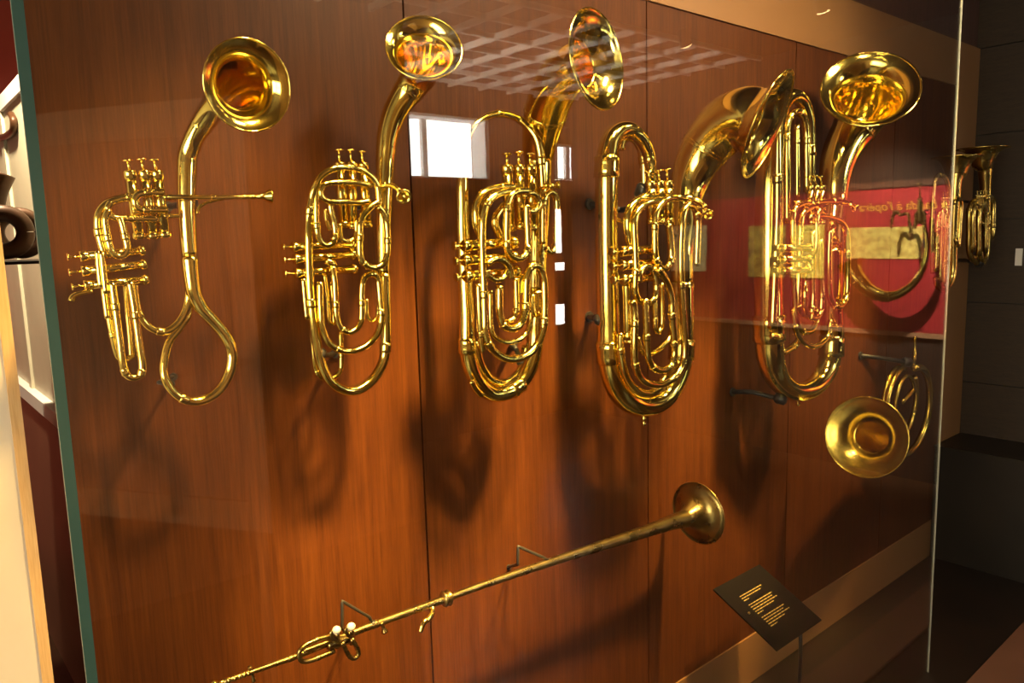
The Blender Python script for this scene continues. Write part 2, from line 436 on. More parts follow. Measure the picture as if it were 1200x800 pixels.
# framed board standing behind the visitor (its tan frame shows faintly in the glass)
fb = empty('framed_board', (.65, -2.3, 0), 'wooden board in a broad pale frame standing behind the visitor', 'board')
_a, _b = np.array([.975, -1.80]), np.array([.975 - .536 * 1.25, -1.80 - .844 * 1.25]); _t = (_b - _a) / 1.25; _n = np.array([-_t[1], _t[0]])
if _n[1] < 0: _n = -_n
def slab(name, s0, s1, z0, z1, d0, d1, m):
    vs = [(*(_a + _t * s_ + _n * d_), z_) for s_ in (s0, s1) for d_ in (d0, d1) for z_ in (z0, z1)]
    return mesh_obj(name, vs, box_geo(0, 1, 0, 1, 0, 1)[1], m, fb, smooth=False)
slab('board_face', .08, 1.2, .72, 2.0, -.02, .01, PARTM)
slab('frame_bar', 0, 1.25, 1.97, 2.08, -.025, .03, PALE); slab('frame_bar', 0, 1.25, .66, .76, -.025, .03, PALE)
slab('frame_bar', 0, .085, .76, 1.97, -.025, .03, PALE); slab('frame_bar', 1.17, 1.25, .76, 1.97, -.025, .03, PALE)
slab('leg', .03, .08, 0, .67, -.02, .02, TAN); slab('leg', 1.17, 1.22, 0, .67, -.02, .02, TAN)

# next room seen through the gap beside the cream pier
pier = structure(box('wall_pier', -1.6, .152, 0.0, .14, 0, RZ1, CREAM))
structure(box('trim_4', .152, .168, -.004, .14, 0, RZ1, PINE))
structure(box('wall_far', RX0, 2.0, 3.14, 3.2, 0, RZ1, REDW))
structure(box('wall_far_side', 1.10, 1.16, .06, 3.2, 0, RZ1, REDW))

# ================================================================== SHOWCASE GLASS
gx0, gx1 = .1655, 2.785
gp = box('glass_screen', gx0, gx1, GLASS_Y - .002, GLASS_Y + .002, 0.0, 2.62, GLASS)
tag(gp, 'large clear frameless sheet of glass standing in front of the horns', 'glass')
box('polished_edge', gx0 - .0120, gx0 - .0002, GLASS_Y - .0024, GLASS_Y + .0024, 0.0, 2.62, GEDGE, gp)
box('polished_edge', gx1 + .0002, gx1 + .003, GLASS_Y - .0024, GLASS_Y + .0024, 0.0, 2.62, GEDGE_GLINT, gp)

# ================================================================== TRACK SPOTLIGHTS AND ADDED LAMPS
def spot(loc, target, power, size, blend=.6, radius=.02, col=WARM, label='small black ceiling spotlight above the horns', group='ceiling spotlights'):
    loc = np.array(loc, float); d = nrm(np.array(target) - loc)
    e = empty('spotlight', loc, label, 'spotlight', group)
    c = np.array([loc - d * .13, loc - d * .12, loc - d * .02, loc]); v, f = sweep_geo(c, [.02, .032, .036, .038], 16, cap=False)
    v, f = sweep_geo(np.array([loc - d * .13, loc - d * .12, loc - d * .03]), [.02, .032, .036], 16); mesh_obj('lamp_housing', v, f, BLACKM, e)
    top = np.array([loc[0], loc[1], RZ1]); a = loc - d * .08
    if top[2] - a[2] > .01:
        v, f = sweep_geo(np.array([a, [a[0], a[1], RZ1]]), [.007, .007], 8); mesh_obj('lamp_stem', v, f, BLACKM, e)
    v, f = sweep_geo(np.array([loc - d * .032, loc - d * .026]), [.033, .033], 16); mesh_obj('lamp_lens', v, f, BULB, e)
    L = bpy.data.lights.new('lamp_light', 'SPOT'); L.energy = power; L.spot_size = math.radians(size); L.spot_blend = blend
    L.shadow_soft_size = radius; L.color = col
    o = bpy.data.objects.new('lamp_light', L); COL.objects.link(o); o.parent = e
    o.rotation_euler = Vector(d.tolist()).to_track_quat('-Z', 'Y').to_euler()
    return e
for x, tx, tz, pw, cone, lb_ in ((.80, .36, 1.20, .24, 36, 'the slender looped horn'), (.62, .66, .62, .5, 18, 'the knobbed end of the long trumpet'), (.97, .90, .92, .95, 26, 'the oval coiled horn'), (1.36, 1.30, .88, .85, 26, 'the tall arched horn'), (1.95, 1.98, .74, .95, 20, 'the stout bass horn'), (3.1, 2.75, 1.05, .35, 30, 'the round coiled horn')):
    spot((x, -.78, 2.70), (tx, 0, tz), SPOT_W * pw, cone, .8, .075, label='small black ceiling spotlight aimed below ' + lb_)
for x, lb_ in ((1.20, 'the bell of the tall arched horn'), (1.75, 'the bell of the stout bass horn'), (2.40, 'the bell of the largest horn')):
    spot((x, -.95, 2.70), (x, 0, 1.75), 85, 95, .9, .09, (1.0, .74, .42), 'added wall washer brightening the panel near ' + lb_)  # wide washers added only to lift the upper wall and bells
spot((2.45, -3.5, 2.05), (3.75, -3.6, 2.83), 240, 110, .9, .06, (1.0, .88, .7), 'added uplighter brightening the white ceiling grid')  # extra lamp put in to make the grid bars brighter
# unseen lamps added to brighten the crimson end wall and the next room
for y, pw_, lb_ in ((-1.45, 850, 'the wide band photograph'), (-2.3, 380, 'the dark photograph')):
    spot((3.9, y, 2.70), (5.0, y - .2, 1.28), pw_, 52, .8, .03, (1.0, .78, .48), 'added unseen spotlight brightening ' + lb_)
spot((.2, 1.2, 2.65), (.5, 1.9, 1.2), 210, 120, .8, .05, (1.0, .78, .5), 'added unseen spotlight lighting the next room', None)

# ================================================================== CRIMSON DISPLAY on the end wall (seen mirrored in the glass)
def mir(u, v, X=None):                       # a mirrored pixel to its real place on the end wall
    p = P(u, v, X=RX1 - .012); return np.array([RX1, 2 * GLASS_Y - p[1], p[2]])
rp = box('wall_display', RX1 - .012, RX1 - .0003, -3.06, -1.14, .955, 1.86, REDP)
tag(rp, 'crimson display panel with gold heading on the end wall', 'display')
box('panel_edge', RX1 - .02, RX1 - .0003, -3.06, -1.14, 1.86, 1.90, DKWOOD, rp)
box('panel_edge', RX1 - .02, RX1 - .0003, -3.06, -1.14, .925, .955, PARTM, rp)
def photo(u0, v0, u1, v1, cols, label, scale):
    a, b = mir(u0, v0), mir(u1, v1)
    m = mottled('sepia photo print', cols[0], cols[1], .6, scale)
    o = box('photograph', RX1 - .018, RX1 - .0121, min(a[1], b[1]), max(a[1], b[1]), min(a[2], b[2]), max(a[2], b[2]), m)
    tag(o, label, 'photograph'); return o
photo(928, 264, 965, 326, ((.60, .44, .06), (.97, .80, .20)), 'upright sepia group photograph on the crimson panel', 40)
photo(993, 267, 1080, 303, ((.38, .28, .05), (.98, .86, .30)), 'wide sepia band photograph on the crimson panel under the heading', 22)
photo(787, 265, 828, 318, ((.55, .48, .24), (.80, .74, .45)), 'pale photograph of a lone standing figure on the crimson panel', 25)
photo(878, 265, 920, 325, ((.10, .08, .03), (.75, .60, .12)), 'dark photograph with a bright figure on the crimson panel', 14)
cu = bpy.data.curves.new('heading_text', 'FONT'); cu.body = "La banda à l'opéra"; cu.size = .078; cu.extrude = .001; cu.shear = .25
to = bpy.data.objects.new('heading_text', cu); COL.objects.link(to)
pa = mir(1119, 243)
bpy.context.view_layer.update()
me = bpy.data.meshes.new_from_object(to); bpy.data.objects.remove(to)
me.materials.clear(); me.materials.append(GOLDT)
to = bpy.data.objects.new('heading_text', me); COL.objects.link(to)
to.parent = rp
to.location = Vector((RX1 - .0135, pa[1], pa[2])) - rp.location
to.rotation_euler = (math.radians(90), 0, math.radians(-90))
to['label'] = 'gold italic heading'; to['kind'] = 'stuff'

# a large circular horn hung before the crimson panel, seen mirrored in the glass
XH = RX1 - .15
def PM(u, v): p = P(u, v, X=XH); return np.array([XH, 2 * GLASS_Y - p[1], p[2]])
hl = empty('circular_horn', PM(1040, 348), 'large circular brass horn hung low before the crimson display panel', 'horn')
def mtube(name, pts, r, m=BRASS2):
    q = [[*PM(*p), rr * pxm(P(p[0], p[1], X=XH))] for p, rr in zip(pts, r if isinstance(r, list) else [r] * len(pts))]
    c = catmull(q, 8); v, f = sweep_geo(c[:, :3], c[:, 3], 14); return mesh_obj(name, v, f, m, hl)
mtube('main_tube', [(1083, 262), (1086, 290), (1080, 318), (1064, 338), (1042, 347), (1020, 341), (1006, 328)], [2.4, 3, 3.8, 5, 6.5, 8.5, 10], BRASS)
mtube('bell', [(1012, 334), (1006, 328), (1001, 321), (997, 313), (995, 307)], [9.5, 10, 11, 13, 16], BRASS)
mtube('valve_crook', [(1044, 268), (1046, 254), (1050, 248), (1055, 252), (1063, 250), (1066, 262), (1067, 280)], 2.0)
mtube('valve_crook', [(1072, 268), (1074, 250), (1078, 246), (1083, 250), (1083, 266)], 2.0)
mtube('valve', [(1078, 232), (1078, 262)], 3.0); mtube('valve_stem', [(1078, 218), (1078, 234)], .9); mtube('finger_button', [(1078, 214.5), (1078, 217)], 2.6)
mtube('wall_hook', [(1084, 280), (1084, 290)], 2.6, BLACKM)

# ================================================================== HORN 1: slender horn with a single open loop
H = Horn('valve_horn', P(232, 474, Y=-.13), 'slender brass horn ending below in one wide open loop, bell facing out', 'horn', BRASS, -.13)
H.tube('main_tube', [(221, 325, -.118), (222, 353, -.118), (220.5, 368, -.12), (210.7, 384, -.122), (198.5, 400, -.124), (193, 420, -.126), (192, 436, -.128), (197.7, 452, -.13), (210.7, 465), (227, 470.5), (243, 467), (258, 455.6), (268, 439), (272, 421.5), (270, 405), (261, 389), (248, 374), (236, 361), (228, 345), (225, 330), (222, 300)],
       [3.8, 3.8, 3.8, 3.9, 4, 4, 4.1, 4.3, 4.6, 5, 5.2, 5.4, 5.6, 5.8, 6, 6.2, 6.6, 7.2, 7.8, 8.2, 9], fer=(.12, .42), seg=16)
H.bell([(222, 300, -.128, 9.0), (219, 250, -.125, 10.3), (218.5, 215, -.122, 11), (219, 190, -.12, 11.8)],
       (291, 100, -.26), ndir(291, 100, -.26, .92, 1, -.1), 52, .56, .46, .30, fer=.66, inner_from=.4, herm=(.8, 1.0, 15))
H.valve((149.4, 188.2), (152, 200.5), (163.1, 279), 4.9, -.128); H.valve((165.6, 186.9), (168.7, 200.5), (179, 279), 4.9, -.128); H.valve((180.4, 187.5), (183.3, 200.5), (193.2, 277.5), 4.9, -.128)
H.tube('valve_crook', [(192, 225.5), (178, 225), (168, 226), (160.5, 229), (158, 236), (161, 243), (168, 245.5), (180, 245.5), (196, 246)], 3.6, -.142, (.2, .8))
H.tube('valve_crook', [(160, 230.5), (148, 231.5), (136, 234), (124, 239.5), (116.5, 249), (114.5, 260), (115.5, 272), (118.5, 284), (122, 296)], 3.9, -.136, (.1, .75))
H.tube('valve_crook', [(184, 256.3), (165, 256), (146, 256), (134, 255), (128, 250), (126.5, 243), (130, 237)], 3.3, -.142, (.3,))
H.tube('valve_slide', [(127.5, 246), (123.5, 256), (124.5, 268), (127.5, 284), (131.5, 295), (138, 300), (145, 298.5), (149, 291), (146.5, 277), (143, 262), (141, 256)], 3.3, -.150, (.28, .8))
H.valve((79.6, 301), (94, 300.4), (168, 293.5), 4.0, -.13, 1.28); H.valve((81.5, 319), (96, 317.8), (170, 309.5), 4.0, -.13, 1.28); H.valve((85, 336), (99, 334.5), (172, 327.5), 4.0, -.13, 1.28)
H.tube('valve_crook', [(114.5, 294), (116, 315), (118.5, 336)], 3.0, -.140); H.tube('valve_crook', [(119, 295), (121.5, 318), (124.5, 344)], 2.8, -.145)
H.tube('finger_hook', [(83.5, 352.5), (85, 348), (90, 344.5), (99, 342.5), (108, 341)], [2.6, 2.4, 2, 1.8, 1.6], -.14)
H.tube('valve_slide', [(131.5, 331), (134.4, 353), (140, 395), (145.5, 432), (149.5, 440), (157, 442.6), (164, 440), (166.6, 432), (163, 400), (156.5, 355), (152.3, 330)], 3.5, -.150, (.13, .34, .66, .87))
H.tube('valve_slide', [(123.5, 343), (127, 368), (136.8, 413), (140, 419), (147, 421), (153.5, 417), (153.5, 405), (149.5, 360), (147.5, 332)], 2.6, -.132, (.2,))
H.tube('valve_slide', [(121.5, 338), (123, 350), (126, 373)], 2.6, -.142)
H.tube('lead_tube', [(157.5, 330), (159.5, 350), (163.3, 366), (169, 377), (177, 384.5), (189.6, 388.5), (199, 386), (207, 380), (214.5, 370), (219.5, 357), (221.5, 343), (221, 322)], [3.2, 3.2, 3.3, 3.4, 3.6, 3.8, 4, 4, 4.1, 4.1, 4.1, 4], -.124, (.2, .45))
H.tube('mouth_pipe', [(187, 230, -.13), (215, 231, -.145), (250, 231, -.15), (285, 230.8, -.155), (304, 230.3, -.158)], [2.2, 2.0, 1.7, 1.6, 1.9], fer=(.5, .75, .9))
H.mouthpiece(P(299, 230.4, Y=-.157), P(318, 229.6, Y=-.161), 9.0)
H.tube('brace', [(231.5, 250), (233, 244), (240, 238.5), (252, 235), (266, 231.5)], 1.1, -.145)
H.tube('brace', [(192, 231), (200, 231), (208, 231)], 2.4, -.135, (.5,)); H.tube('brace', [(192, 253), (200, 253), (210, 253)], 1.7, -.135, (.5,))
bracket([P(203, 441, Y=0), P(186, 448, Y=-.10), P(197, 450, Y=-.122)], 'short black steel bracket under the loop of the slender horn', .0035)
bracket([P(222, 238, Y=-.118) * np.array([1, 0, 1]), P(222, 238, Y=-.118)], 'short black steel bracket behind the tube of the slender horn', .005)

# ================================================================== HORN 2: oval coil horn, bell turned up
H = Horn('valve_horn', P(415, 461, Y=-.13), 'oval coiled brass horn with its small bell tilted upward, a ring mouthpiece beside the tube', 'horn', BRASS, -.13)
main = [(444, 236, -.155), (443.5, 226, -.155), (442, 217, -.155), (436, 207.5, -.155), (423.7, 199.4, -.155), (407.5, 196, -.155), (390, 197.8, -.155), (376.5, 206, -.15), (369, 219, -.146), (365, 233, -.142), (362.5, 250, -.14), (361.5, 280), (362, 310), (363.5, 340), (366.5, 370), (370, 395), (374, 417.5), (380, 435.5), (388, 447.5), (400, 456), (415, 458), (430, 451), (442, 438), (450, 421), (452, 400), (452, 380), (451, 350), (449.5, 320)]
H.tube('main_tube', main, [2.9, 3, 3, 3, 3, 3, 3.1, 3.3, 3.6, 3.9, 4.2, 4.4, 4.5, 4.6, 4.7, 4.8, 4.9, 5, 5.1, 5.1, 5.1, 5.1, 5.2, 5.3, 5.4, 5.6, 6.2, 7], fer=(.18, .37, .5, .88), seg=16)
H.bell([(449.5, 320, -.13, 7.0), (449, 285, -.128, 8.3), (449.5, 250, -.126, 9.4), (450.5, 215, -.123, 10.4), (451.5, 190, -.12, 11), (453, 170, -.12, 12)],
       (497, 55.5, -.22), ndir(497, 55.5, -.22, .78, .06, -1), 44.5, .58, .50, .35, fer=.80, inner_from=.4, herm=(1.6, 1.3, 18))
for b_, t_, o_ in (((397, 176), (397.8, 190.5), (403, 265.5)), ((410.2, 176), (412, 190.5), (413.5, 267)), ((423.7, 178), (425, 191), (430, 265.5))):
    H.valve(b_, t_, o_, 4.3, -.128)
for b_, t_, o_ in (((332, 289), (343.5, 289), (413, 286.5)), ((333, 304.5), (345.5, 303.5), (414.5, 298)), ((334, 321), (346.5, 320), (416, 315))):
    H.valve(b_, t_, o_, 3.7, -.122, 1.32)
H.tube('valve_crook', [(444, 236), (436, 241), (427.5, 249.5), (422.5, 260), (421.8, 275), (421.8, 297), (424.5, 305.5), (431, 311.5), (440, 313.5), (448.5, 309.5), (453.5, 300), (454.3, 285), (454, 268), (452, 256), (448.5, 247.5), (443, 242)], 3.0, -.155, (.28, .45, .75))
H.tube('valve_crook', [(435, 217), (418, 214.3), (400, 213.6), (388, 214), (380, 216.5), (376.3, 222), (376.8, 229.5), (382, 234.8), (390, 236.5), (405, 236.5), (420, 237.5), (433, 235.5)], 2.7, -.15, (.2, .8))
H.tube('valve_crook', [(374, 214), (371.5, 226), (370.5, 245), (371, 262), (373, 276), (377, 284), (384, 287.6), (390.5, 283.5), (393, 274), (391.8, 262), (388.5, 249), (387, 240)], 3.0, -.146, (.3, .7))
H.tube('valve_crook', [(381, 245), (382.5, 258), (386.5, 270)], 2.0, -.128)
H.tube('valve_slide', [(398, 262), (398.6, 273), (401.5, 280.5), (408, 282.4), (414.5, 280), (417.3, 272), (417.3, 258)], 1.9, -.14)
H.tube('water_key', [(382, 305), (389, 309), (393, 312)], [2.4, 4.2, 2.6], -.14)
H.tube('valve_slide', [(389.5, 312), (392, 326), (393.2, 348), (394, 365), (396.3, 378), (402, 386), (410.5, 389), (418, 385), (423, 376.5), (424, 362), (424, 340), (426, 327.5), (431.5, 321.5), (437.5, 321), (442.5, 325.5), (444.3, 336), (445.5, 350), (447, 366), (446, 380), (440.5, 393.5), (428.5, 405.5), (412, 411.5), (397, 409.5), (385, 401), (377.8, 383), (375.5, 360), (375, 330)], 3.0, -.142, (.1, .2, .36, .5, .66, .85))
H.tube('valve_slide', [(355.5, 326), (357.5, 350), (360, 374)], 2.5, -.128)
H.tube('valve_slide', [(364.5, 372), (367, 405), (370.5, 433), (375.5, 441), (384, 444.5), (393, 441.5), (399, 433), (400, 420), (399, 388)], 2.3, -.118, (.3, .9))
H.tube('valve_slide', [(429.5, 350), (430, 368), (433, 374), (438, 375.6), (442, 371), (443.5, 360), (443.5, 345)], 1.6, -.128)
H.tube('valve_slide', [(380.5, 322), (383, 340), (384.5, 362), (386.5, 378), (390, 379), (391, 366), (388, 330)], 1.6, -.128)
H.tube('mouth_pipe', [(443, 219, -.15), (452, 217, -.165), (462, 218.5, -.185), (468, 223, -.205)], [2.4, 2.2, 2, 1.9], fer=(.3,))
H.mouthpiece(P(467.5, 222.5, Y=-.20), P(473.5, 231, Y=-.236), 9.2)
bracket([P(392, 414, Y=0), P(384, 416, Y=-.05), P(376, 414, Y=-.125)], 'short black steel bracket behind the bow of the oval coiled horn', .005)
bracket([P(450, 240, Y=-.118) * np.array([1, 0, 1]), P(450, 240, Y=-.118)], 'short black steel bracket behind the bell tube of the oval coiled horn', .005)

# ================================================================== HORN 3: tall horn with a high thin arch
H = Horn('valve_horn', P(585, 470, Y=-.14), 'brass horn with a high thin arched tube over three upright valves, bell turned outward', 'horn', BRASS, -.14)
main = [(636, 222, -.185), (634.3, 195, -.185), (632.5, 177, -.184), (628.5, 162, -.18), (620.5, 150, -.17), (609.5, 140.5, -.15), (596, 134.5, -.15), (583, 133, -.15), (569, 137.5, -.15), (557, 146.5, -.15), (549, 160, -.148), (545, 176, -.145), (543.2, 192), (542, 207), (541.6, 235), (542, 265), (543.5, 300), (545.5, 340), (547, 375), (547, 398), (548, 412), (551.5, 428.5), (557.5, 443), (566.5, 455), (577.5, 461.5), (590, 461), (603, 454.5), (613.5, 444), (620.5, 431), (625, 416), (627, 398), (627.5, 375), (628, 340)]
H.tube('main_tube', main, [4.6, 4.5, 4.4, 4.2, 4, 3.7, 3.4, 3.2, 3.2, 3.3, 3.4, 3.6, 4.8, 6.2, 6.8, 7.2, 7.6, 8, 8.5, 8.8, 8.8, 8.8, 8.7, 8.6, 8.5, 8.5, 8.5, 8.6, 8.8, 9, 9.4, 10, 11], fer=(.045, .215, .38, .61, .82), seg=18)
H.bell([(628, 340, -.14, 11), (629, 300, -.135, 12.3), (630, 250, -.128, 14.2), (630.5, 215, -.122, 15.4), (631, 190, -.12, 16.2)],
       (700, 69.5, -.34), ndir(700, 69.5, -.34, .5, .96, -.28), 57.5, .47, .40, .32, fer=.74, inner_from=.4, herm=(.6, 1.0, 28))
for b_, t_, o_ in (((594, 180.6), (594, 194), (597, 270)), ((607.6, 179), (608, 194), (610, 268)), ((620.6, 180.6), (621.3, 194), (624, 270))):
    H.valve(b_, t_, o_, 5.0, -.185, 1.14)
for b_, t_, o_ in (((532.5, 288), (543.5, 288), (603, 284)), ((534, 306), (543.5, 305), (604, 301)), ((535, 325), (545.5, 323.5), (606, 318))):
    H.valve(b_, t_, o_, 4.6, -.20, 1.25)
H.tube('valve_crook', [(604, 223.5), (592, 224.5), (580.5, 228.5), (571, 238), (566.3, 252), (565, 275), (565.5, 305), (567, 340), (568, 370), (568.3, 385), (570, 395), (576, 408), (588, 418), (603, 420.6), (618, 415.5), (630, 403), (636, 388), (638, 370), (638, 340), (637, 325), (633, 314), (627, 310.5), (621, 314), (617.3, 325), (616.3, 350), (615, 367), (608.5, 381), (599, 385), (590, 380.5), (586, 368), (585, 334)], 3.8, -.215, (.1, .24, .36, .56, .72, .82, .93))
H.tube('valve_crook', [(603, 218.5), (590, 218.8), (576, 221), (565, 227), (559, 238), (557.2, 250), (558.5, 264), (563, 276)], 3.4, -.19, (.15,))
H.tube('valve_crook', [(571.5, 309), (577, 304.5), (585, 303.5), (593, 308), (598, 316), (600, 326)], [3.4, 3.5, 3.6, 3.7, 3.7, 3.5], -.225)
H.tube('valve_crook', [(571.5, 316), (573.5, 323), (579, 327.3), (585.5, 327.5), (592, 322.5), (595.5, 315)], 2.6, -.222)
H.tube('valve_crook', [(619, 224), (610, 223.5), (603, 225.5), (597.5, 231), (594.7, 241), (594, 258), (593.8, 280), (594.8, 292), (600, 300), (607.5, 302.6), (614.5, 299.5), (618.5, 291), (618.5, 275), (617.5, 255), (617, 240)], 3.7, -.222, (.3, .47, .78))
H.tube('valve_crook', [(591, 240), (586, 246), (580.5, 255), (580.5, 264), (584.5, 273), (589, 283)], 4.0, -.188)
H.tube('valve_crook', [(613, 231), (620, 226), (628, 229), (632, 238), (628, 246), (620, 247), (613, 243)], 3.2, -.205)
H.tube('valve_slide', [(636, 286), (636, 262), (636.5, 240), (639.5, 229), (645, 225), (650.5, 228.5), (652.7, 240), (652.2, 265), (651.5, 287), (649, 293.5), (644.5, 295), (640, 291)], 2.9, -.20, (.2, .75))
H.tube('mouth_pipe', [(625, 217.5, -.15), (636, 217.5, -.17), (646, 217.5, -.225), (652, 217.5, -.195)], 2.2, fer=(.5,))
H.mouthpiece(P(644, 217.5, Y=-.208), P(656, 216.5, Y=-.225), 4.8)
H.tube('valve_slide', [(604.5, 326), (605, 345), (605, 364), (601.5, 373), (595, 376.5)], 2.8, -.205, (.5,))
H.tube('valve_slide', [(608, 345), (609.5, 330), (613, 322)], 2.6, -.205)
H.tube('valve_slide', [(560.5, 332), (561.5, 360), (563, 385), (564.5, 403), (566, 412)], [3, 3, 3, 2.8, 2], -.212, (.6,))
H.tube('valve_slide', [(574.5, 340), (575, 375), (577, 390), (585, 398), (596, 401), (608, 398), (617.5, 389), (622, 375), (623, 345)], 2.3, -.148, (.2,))
H.tube('valve_slide', [(624, 345), (623.5, 362), (626.5, 368.5), (631, 368), (634, 361), (634.5, 345)], 2.0, -.2)
H.tube('inner_bow', [(556, 400, -.12), (562, 425, -.12), (573, 443, -.12), (588, 450, -.12), (603, 444, -.12), (614, 428, -.12), (618, 405, -.12)], 5.5, -.12)
H.tube('bow_guard', [(552, 446), (557, 455), (564, 463)], 3.2, -.165)
bracket([P(601, 402, Y=0), P(600, 404, Y=-.10), P(604, 408, Y=-.118), P(612, 424, Y=-.115)], 'short black steel bracket inside the bow of the tall arched horn', .006)
bracket([P(632, 250, Y=-.12) * np.array([1, 0, 1]), P(632, 250, Y=-.12)], 'short black steel bracket behind the bell tube of the tall arched horn', .006)

# ================================================================== HORN 4: stout bass horn with fat tubes
H = Horn('valve_horn', P(755, 488, Y=-.15), 'stout brass bass horn with a fat bent bell tube and a knob under it', 'horn', BRASS, -.15)
main = [(763, 235, -.18), (763, 205, -.17), (761, 186, -.16), (756.5, 171, -.16), (748.5, 159, -.158), (738, 152, -.156), (726, 153.5, -.154), (717, 163, -.152), (712.5, 178), (711, 200), (710.5, 240), (710.7, 280), (711.5, 330), (713, 380), (714, 412), (716.5, 433), (721.5, 450), (730, 464), (741, 472.5), (755, 475.5), (770, 472), (781.5, 462.5), (790.5, 447), (796.5, 430), (799, 405), (799.5, 370), (799, 330)]
H.tube('main_tube', main, [5.5, 5.8, 6.4, 7, 7.8, 8.8, 9.8, 10.8, 11.6, 12.2, 12.2, 12.2, 12.3, 12.6, 12.9, 12.9, 12.7, 12.4, 12.1, 12, 12, 12, 12, 12, 12.2, 12.6, 13.2], fer=(.34, .54, .92), seg=20)
H.tube('inner_arch', [(727, 175), (729, 165), (736, 160.5), (744, 163), (750.5, 173), (754, 190), (755, 215), (755.5, 235)], [4.5, 4.5, 4.5, 4.5, 4.4, 4.3, 4.2, 4.2], -.135, (.7,))
H.bell([(799, 330, -.15, 13.2), (798.5, 290, -.145, 14.3), (800, 255, -.125, 16.8), (804, 230, -.115, 19.5)],
       (899.5, 146.5, -.30), ndir(899.5, 146.5, -.30, .24, .95, .32), 63.5, .60, .30, .32, fer=.66, inner_from=.4, herm=(1.6, .8, 32))
for b_, t_, o_ in (((759.6, 201), (762.3, 212.5), (764, 262)), ((771.5, 200), (772.7, 212), (774, 262)), ((781, 198.7), (782.6, 212), (784, 262))):
    H.valve(b_, t_, o_, 4.5, -.20, 1.12)
for b_, t_, o_ in (((717, 295), (728, 294.5), (765, 292)), ((717.5, 311.5), (728, 310.8), (766, 308)), ((719, 328), (729, 327.3), (767, 324))):
    H.valve(b_, t_, o_, 4.4, -.21, 1.15)
H.tube('valve_crook', [(775, 235), (764, 236.5), (753.5, 241), (746, 250), (743.2, 262), (744, 285), (745, 315), (744, 337), (746, 347), (751.5, 353.5), (758.5, 355), (765.5, 351), (769, 341), (768.7, 327), (766, 317), (760, 312.5), (753.5, 314), (749.5, 321), (749, 330)], 3.4, -.222, (.35, .55, .78))
H.tube('valve_crook', [(768, 231), (757, 231), (746, 235.5), (738.5, 244), (735.5, 256), (736, 272), (739, 286)], 4.0, -.205, (.2,))
H.tube('valve_crook', [(792, 232), (783, 233), (775.5, 238), (769.5, 248), (767.5, 262), (767.3, 285), (768, 300), (771.5, 310), (778, 314.2), (784, 310), (786.5, 300), (785.5, 280), (783.5, 262)], 3.5, -.226, (.35, .55, .8))
H.tube('valve_crook', [(741, 352), (743.3, 360), (744, 375), (743.3, 400), (744, 423), (747.5, 437), (755, 446.5), (768, 451), (782, 447.5), (794, 437.5), (801, 423), (802.5, 405), (801.5, 380), (799, 340), (797.7, 305), (798.5, 275), (800, 255), (804, 242.5), (810, 240.5), (815, 245.5), (817.5, 257), (817, 285), (816, 312)], 3.5, -.23, (.1, .2, .4, .6, .8, .9))
H.tube('valve_slide', [(756, 350), (757, 370), (757.8, 395), (759, 415), (763, 427), (770, 432.8), (778, 433.5), (786, 428.5), (790, 417), (789.5, 395), (787.5, 370), (787, 350), (784.5, 338), (779, 326), (771, 314.5)], 3.3, -.236, (.15, .33, .62, .72))
H.tube('valve_slide', [(733.8, 332), (734.8, 360), (735.6, 388), (735.6, 396)], [3.9, 3.9, 3.8, 2.5], -.205, (.85,))
H.tube('valve_slide', [(767, 350), (767.5, 372), (768, 385), (771, 389), (775, 383), (775.8, 360), (775, 331)], 2.3, -.212, (.2,))
H.tube('valve_slide', [(747, 395), (750, 408), (757, 414.5), (766, 413), (775, 406), (785, 395), (788, 380)], 2.5, -.2)
H.tube('inner_bow', [(727, 390), (728, 415), (733, 438), (743, 454), (757, 461), (770, 456), (780, 441)], [3.2, 3.4, 3.6, 3.8, 4, 4, 4], -.195, (.15,))
H.tube('brace', [(720, 256, -.16), (728, 259, -.17), (737, 260, -.172)], [3.4, 1.6, 2.4]); H.tube('brace', [(722, 399, -.17), (733, 400, -.175), (743, 400, -.19)], [2.6, 1.4, 2.2])
H.tube('mouth_pipe', [(786, 231.5, -.17), (800, 231.5, -.19), (814, 234, -.21), (822, 238, -.225), (826, 243, -.235)], 3.2, fer=(.4,))
H.mouthpiece(P(824, 241, Y=-.225), P(830, 252, Y=-.262), 7.0)
H.lathe('bow_knob', P(754.5, 485, Y=-.15), P(754.8, 500, Y=-.15), [(0, 2.6), (.2, 1.6), (.3, 2.6), (.45, 2.6), (.55, 1.3), (.65, 2.2), (.85, 2.2), (1, .8)])
bracket([P(690, 371, Y=0), P(704, 374, Y=-.135)], 'short black steel bracket behind the fat tube of the stout bass horn', .008)
bracket([P(690, 239, Y=0), P(728, 246, Y=-.05), P(745, 244, Y=-.115), P(752, 225, Y=-.138)], 'black steel bracket reaching the valves of the stout bass horn', .008)

# ================================================================== HORN 5: the largest horn
H = Horn('valve_horn', P(935, 470, Y=-.16), 'largest brass horn with long straight legs and a broad bell tilted upward', 'horn', BRASS, -.16)
main = [(950, 240, -.17), (949.5, 200, -.17), (949.5, 165, -.17), (947.5, 140, -.17), (941.5, 121, -.168), (931.5, 112.5, -.166), (920.5, 116.5, -.164), (911.5, 131, -.162), (906, 155), (902.5, 190), (901, 240), (900.5, 300), (901, 360), (901.5, 395), (902.5, 415), (906, 432), (913.5, 446), (925, 456), (938, 459), (950.5, 455), (961, 446), (969, 432), (973.5, 415), (975, 395), (974.5, 360), (974, 320), (974, 290)]
H.tube('main_tube', main, [5, 5.2, 5.6, 6, 7, 8, 9.2, 10.5, 12, 13.5, 14.8, 15.2, 15.4, 15.6, 15, 14, 12.5, 11.2, 10.6, 10.4, 10.6, 11, 11.4, 11.8, 12, 12.3, 12.6], fer=(.07, .49, .87), seg=20)
